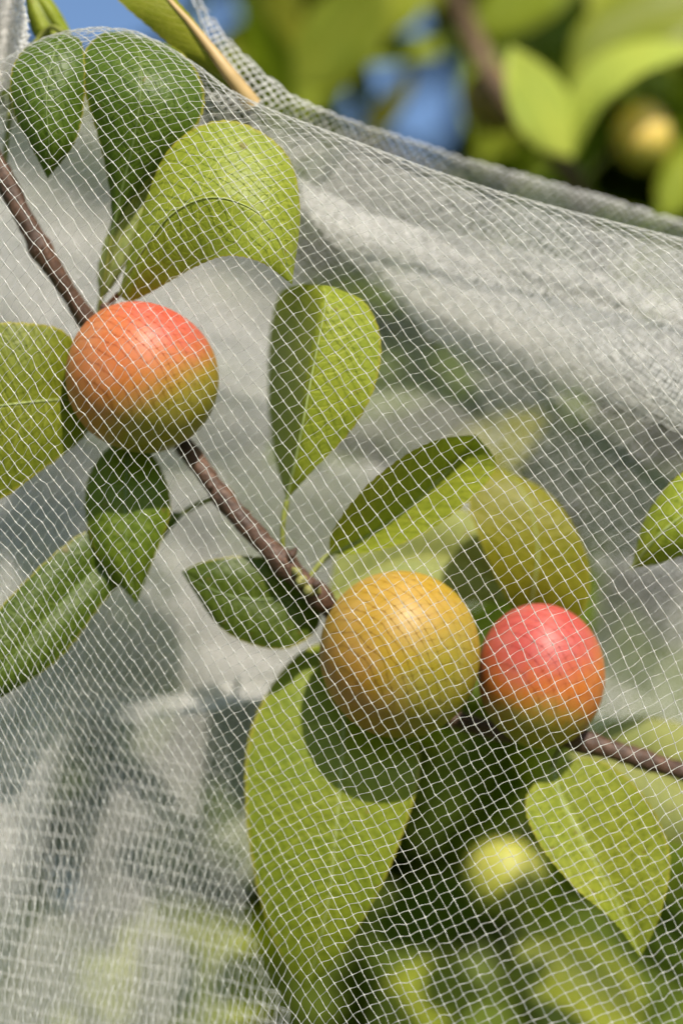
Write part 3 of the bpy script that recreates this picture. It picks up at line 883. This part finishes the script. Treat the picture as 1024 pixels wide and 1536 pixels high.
x += rng.normal(0, 0.8, len(x)); q += rng.normal(0, 1.15, len(q))
yy = ridge(x) + q_to_y(q)
zz = bilinear(cloth, x, np.where(q < 0, ridge(x) + RR, yy)) + q_roll(q) + rng.normal(0, 0.16, len(x))
zz = zz + np.where(q < -RR * math.pi / 2, 3.0, 0)
nodes = np.zeros((na, nb, 3)); nodes[ii, jj] = P(np.stack([x, yy, zz], 1))
va[ii, jj] = (np.abs(B0 @ wA - (ii + amin)) < 0.6) & (np.abs(B0 @ wB - (jj + bmin)) < 0.6)
print('front net', na, nb, len(ii))
bag = thing('netting_bag', P(np.array([[300, 60, 12]]))[0], 'white fine mesh netting bag draped over the plum branch and its fruit', 'netting')
low = 1 / (1 + np.exp(-(yy - 1170 + 0.25 * (x - 500)) / 60))           # lower down, the light's favouring of cross threads is put into their thickness
lowleft = low / (1 + np.exp((x - 380) / 30))
ra_, rb_ = np.zeros((na, nb)), np.zeros((na, nb))
ra_[ii, jj] = 0.086 - 0.026 * low - 0.026 * lowleft
rb_[ii, jj] = 0.046 + 0.028 * low + 0.020 * lowleft
V, F = weave(nodes, va, ra_, rb_)
link('front_panel', mesh_from('front_panel', V, F, None, THREAD, root=bag), bag)
print('front faces', len(F))


def inside(poly, x, y):
    poly = np.asarray(poly, float)
    c = np.zeros(len(x), bool)
    j = len(poly) - 1
    for i in range(len(poly)):
        xi, yi = poly[i]; xj, yj = poly[j]
        with np.errstate(divide='ignore', invalid='ignore'):
            hit = ((yi > y) != (yj > y)) & (x < (xj - xi) * (y - yi) / (yj - yi + 1e-12) + xi)
        c ^= hit
        j = i
    return c


def back_sheet(name, poly, zfun, ang, pitch, r, seed, warp=14.0, ridge_pts=None, rr=45.0, pitch2=None, rfun=None):
    """a sheet of the same netting hanging farther back; ridge_pts rounds its upper edge over"""
    g = np.random.default_rng(seed)
    ca, sa = math.cos(ang), math.sin(ang)
    nmax = int(2200 / pitch)
    a, b = np.meshgrid(np.arange(-nmax, nmax) * pitch, np.arange(-nmax, nmax) * (pitch2 or pitch), indexing='ij')
    x = 512 + a * ca - b * sa; y = 700 + a * sa + b * ca
    x = x + warp * np.sin(y / 130 + seed) + warp * .6 * np.sin(y / 61 + x / 90 + 2 * seed)
    y = y + warp * np.sin(x / 150 + 2 + seed) + warp * .5 * np.sin(x / 70 + 1 - y / 110)
    x = x + g.normal(0, .9, x.shape); y = y + g.normal(0, .9, x.shape)
    ok = inside(poly, x.ravel(), y.ravel()).reshape(x.shape)
    z = zfun(x, y)
    yo = y
    if ridge_pts is not None:
        rp = np.asarray(ridge_pts, float)
        top = np.interp(x, rp[:, 0], rp[:, 1])
        qv = y - top
        ok &= qv > -rr * 0.1
        th = np.clip(qv / rr, -math.pi / 2, math.pi / 2)
        yo = top + np.where(qv > rr * math.pi / 2, rr + qv - rr * math.pi / 2, rr * (1 - np.cos(th)))
        z = z + rr * (1 - np.sin(th)) * MM
    nodes = P(np.stack([x, yo, z], -1))
    rr_n = r * (np.ones_like(x) if rfun is None else np.clip(rfun(x, y), 0.12, 1))
    ra = np.flatnonzero(ok.any(1)); rb = np.flatnonzero(ok.any(0))
    nodes = nodes[ra[0]:ra[-1] + 1, rb[0]:rb[-1] + 1]; ok = ok[ra[0]:ra[-1] + 1, rb[0]:rb[-1] + 1]
    rr_n = rr_n[ra[0]:ra[-1] + 1, rb[0]:rb[-1] + 1]
    V, F = weave(nodes, ok, rr_n, rr_n, sub=1, wig=0.0, knots=False, k=4)
    link(name, mesh_from(name, V, F, None, THREAD_BACK, root=bag), bag)
    print(name, len(F))


RB = [(150, -260), (220, -140), (262, -62), (300, 0), (340, 55), (400, 113), (450, 148), (520, 178), (600, 204), (700, 238), (800, 266), (900, 293), (1024, 332), (1150, 370), (1300, 400)]
# far side of the bag: from the upper ridge down behind the branch
back_sheet('back_panel', [(245, -110), (700, -200), (1300, 100), (1130, 700), (1024, 652), (860, 602), (760, 640), (730, 760), (760, 900), (560, 1000), (430, 1060), (100, 1080), (-150, 1100), (-150, 200), (60, 140), (220, 120), (340, 150), (300, 60)],
           lambda x, y: 26 + 55 * np.clip((y - 170) / 420, 0, 1) + 4 * np.sin(x / 140 + y / 90), 0.98, 10.5, 0.15, 3, ridge_pts=RB, rr=18.0)
back_sheet('inner_fold', [(440, 265), (560, 322), (700, 352), (860, 392), (1024, 452), (1150, 490), (1130, 690), (1024, 650), (860, 600), (700, 555), (560, 430), (470, 340)],
           lambda x, y: 36 + 6 * np.sin(x / 120 - y / 60) - 6 * np.clip((x - 700) / 300, 0, 1), 0.55, 8, 0.155, 5)
back_sheet('inner_fold', [(-150, 160), (300, 170), (460, 420), (400, 700), (700, 700), (730, 780), (560, 960), (430, 1010), (330, 1040), (170, 1060), (90, 1140), (50, 1330), (-150, 1400)],
           lambda x, y: 88 + 6 * np.sin(x / 120 - y / 60), 0.7, 7.0, 0.17, 8)
back_sheet('inner_fold', [(890, 830), (1150, 850), (1150, 1180), (860, 1130), (885, 960)],
           lambda x, y: 62 + 3.0 * np.sin(x / 60 - y / 50), 0.8, 9, 0.15, 9)
back_sheet('inner_fold', [(150, 1062), (300, 1030), (445, 990), (450, 1040), (300, 1072), (155, 1088)],
           lambda x, y: 45 - (y - 1040 + 0.2 * (x - 300)) ** 2 / 300, 0.2, 6, 0.18, 10, warp=4, rfun=lambda x, y: np.clip((x - 150) / 170, 0, 1))
back_sheet('inner_fold', [(560, 395), (860, 450), (1150, 540), (1130, 685), (1024, 640), (860, 585), (640, 510)],
           lambda x, y: 46 + 5 * np.sin(x / 90 - y / 70), 0.9, 7.5, 0.16, 15)
back_sheet('inner_fold', [(690, 540), (1024, 640), (1150, 690), (1150, 870), (890, 860), (760, 730)],
           lambda x, y: 58 + 5 * np.sin(x / 90 - y / 70), 0.9, 15, 0.14, 16)  # sparse extra sheet, added to lighten the dark gap at the right
back_sheet('inner_fold', [(-150, 1040), (100, 1060), (430, 1030), (400, 1220), (350, 1450), (330, 1660), (-150, 1660)],
           lambda x, y: 74 + 6 * np.sin(x / 50 + y / 200), 0.1, 8.5, 0.14, 12)
back_sheet('pleat', [(-150, 1060), (0, 1050), (100, 1000), (200, 1010), (300, 1040), (352, 1110), (356, 1230), (372, 1350), (400, 1450), (455, 1540), (440, 1660), (-150, 1660)],
           lambda x, y: 27 + 2.2 * np.sin(x / 26 + y / 330) - 3 * np.clip((y - 1300) / 300, 0, 1), 0.17, 10.5, 0.095, 21, warp=7, pitch2=24,
           rfun=lambda x, y: np.clip((y - 1010 - 0.1 * np.abs(x - 150)) / 170, 0, 1) * (0.75 + 0.25 * np.sin(x / 31)))
back_sheet('pleat', [(45, 980), (135, 960), (90, 1180), (35, 1450), (-150, 1500), (-150, 1050)],
           lambda x, y: 36 + 2 * np.sin(x / 12 + y / 200), 0.2, 5.5, 0.16, 22, warp=5, pitch2=9,
           rfun=lambda x, y: np.clip((y - 960) / 120, 0, 1) * np.clip((1500 - y) / 200, 0, 1) * np.clip((140 - (y - 960) * 0.2 - x) / 55, 0, 1))
back_sheet('gathered_neck', [(-200, -160), (10, -160), (34, -20), (44, 30), (48, 80), (30, 130), (-200, 200)],
           lambda x, y: 20 + 3.5 * np.sin(x / 9 + y / 80), 1.2, 4.2, 0.19, 14, warp=4)
back_sheet('inner_fold', [(360, 175), (700, 285), (1150, 410), (1150, 530), (860, 430), (560, 370), (430, 320)],
           lambda x, y: 33 + 3 * np.sin(x / 80 - y / 70), 0.7, 9.5, 0.14, 18)
back_sheet('inner_fold', [(-150, 180), (290, 190), (450, 420), (400, 690), (690, 700), (720, 780), (560, 950), (430, 1000), (170, 1050), (-150, 1060)],
           lambda x, y: 100 + 6 * np.sin(x / 120 - y / 60), 1.2, 7.5, 0.17, 19)

# ------------------------------------------------------------------ ground, sky, sun, camera
m, nt = new_mat('lawn_grass')
g = NT(nt)
obj = g.n('ShaderNodeTexCoord').outputs['Object']
n1 = g.n('ShaderNodeTexNoise', ins={'Vector': obj, 'Scale': 8.0, 'Detail': 8.0}).outputs[0]
cc = g.ramp(n1, [(0.3, (0.03, 0.05, 0.01)), (0.7, (0.09, 0.12, 0.025))])
g.out(g.n('ShaderNodeBsdfPrincipled', ins={'Base Color': cc, 'Roughness': 0.9}).outputs[0])
gv = np.array([(-400, -400, 0), (400, -400, 0), (400, 400, 0), (-400, 400, 0)], float)
link('lawn', mesh_from('lawn', gv, [[0, 1, 2, 3]], None, m), None, 'short green lawn under the plum tree', None, None, 'structure')

SUN_CAM = np.array([0.22, 0.75, 0.62])       # towards the sun: right, up, towards the camera
sd = SUN_CAM[0] * RIGHT + SUN_CAM[1] * UP - SUN_CAM[2] * FWD
sd /= np.linalg.norm(sd)
elev = math.asin(sd[2]); azim = math.atan2(sd[0], sd[1])
w = bpy.data.worlds.new('World')
scene.world = w
w.use_nodes = True
nt = w.node_tree
nt.nodes.clear()
g = NT(nt)
sky = g.n('ShaderNodeTexSky', sky_type='NISHITA', sun_disc=False, sun_elevation=elev, sun_rotation=azim, air_density=1.0, dust_density=0.4, ozone_density=3.0)
bgn = g.n('ShaderNodeBackground', ins={'Color': sky.outputs[0], 'Strength': 0.10})
o = g.n('ShaderNodeOutputWorld')
nt.links.new(bgn.outputs[0], o.inputs[0])
ld = bpy.data.lights.new('sun', 'SUN')
ld.energy = 4.8
ld.angle = math.radians(0.8)
ld.color = (1.0, 0.92, 0.795)
lo = bpy.data.objects.new('sun', ld)
COL.objects.link(lo)
lo.rotation_euler = Vector(sd).to_track_quat('Z', 'Y').to_euler()
lo.location = Vector(CAM + sd * 3)

cd = bpy.data.cameras.new('camera')
cd.sensor_fit = 'VERTICAL'
cd.sensor_height = 36
cd.sensor_width = 24
cd.lens = 36 * FOCUS / FRAME_H
cd.clip_start = 0.01
cd.clip_end = 2000
cd.dof.use_dof = True
cd.dof.focus_distance = FOCUS + 0.002
cd.dof.aperture_fstop = cd.lens / 20.0
co = bpy.data.objects.new('camera', cd)
COL.objects.link(co)
co.location = Vector(CAM)
co.rotation_euler = (math.pi / 2 + PITCH, 0, 0)
scene.camera = co

scene.view_settings.view_transform = 'Standard'
scene.view_settings.look = 'None'
scene.view_settings.exposure = 0.62
scene.view_settings.gamma = 1
scene.render.engine = 'CYCLES'
scene.cycles.max_bounces = 10
scene.cycles.diffuse_bounces = 5
scene.cycles.transmission_bounces = 6
scene.cycles.use_denoising = True
scene.cycles.use_adaptive_sampling = False
scene.cycles.sample_clamp_indirect = 4
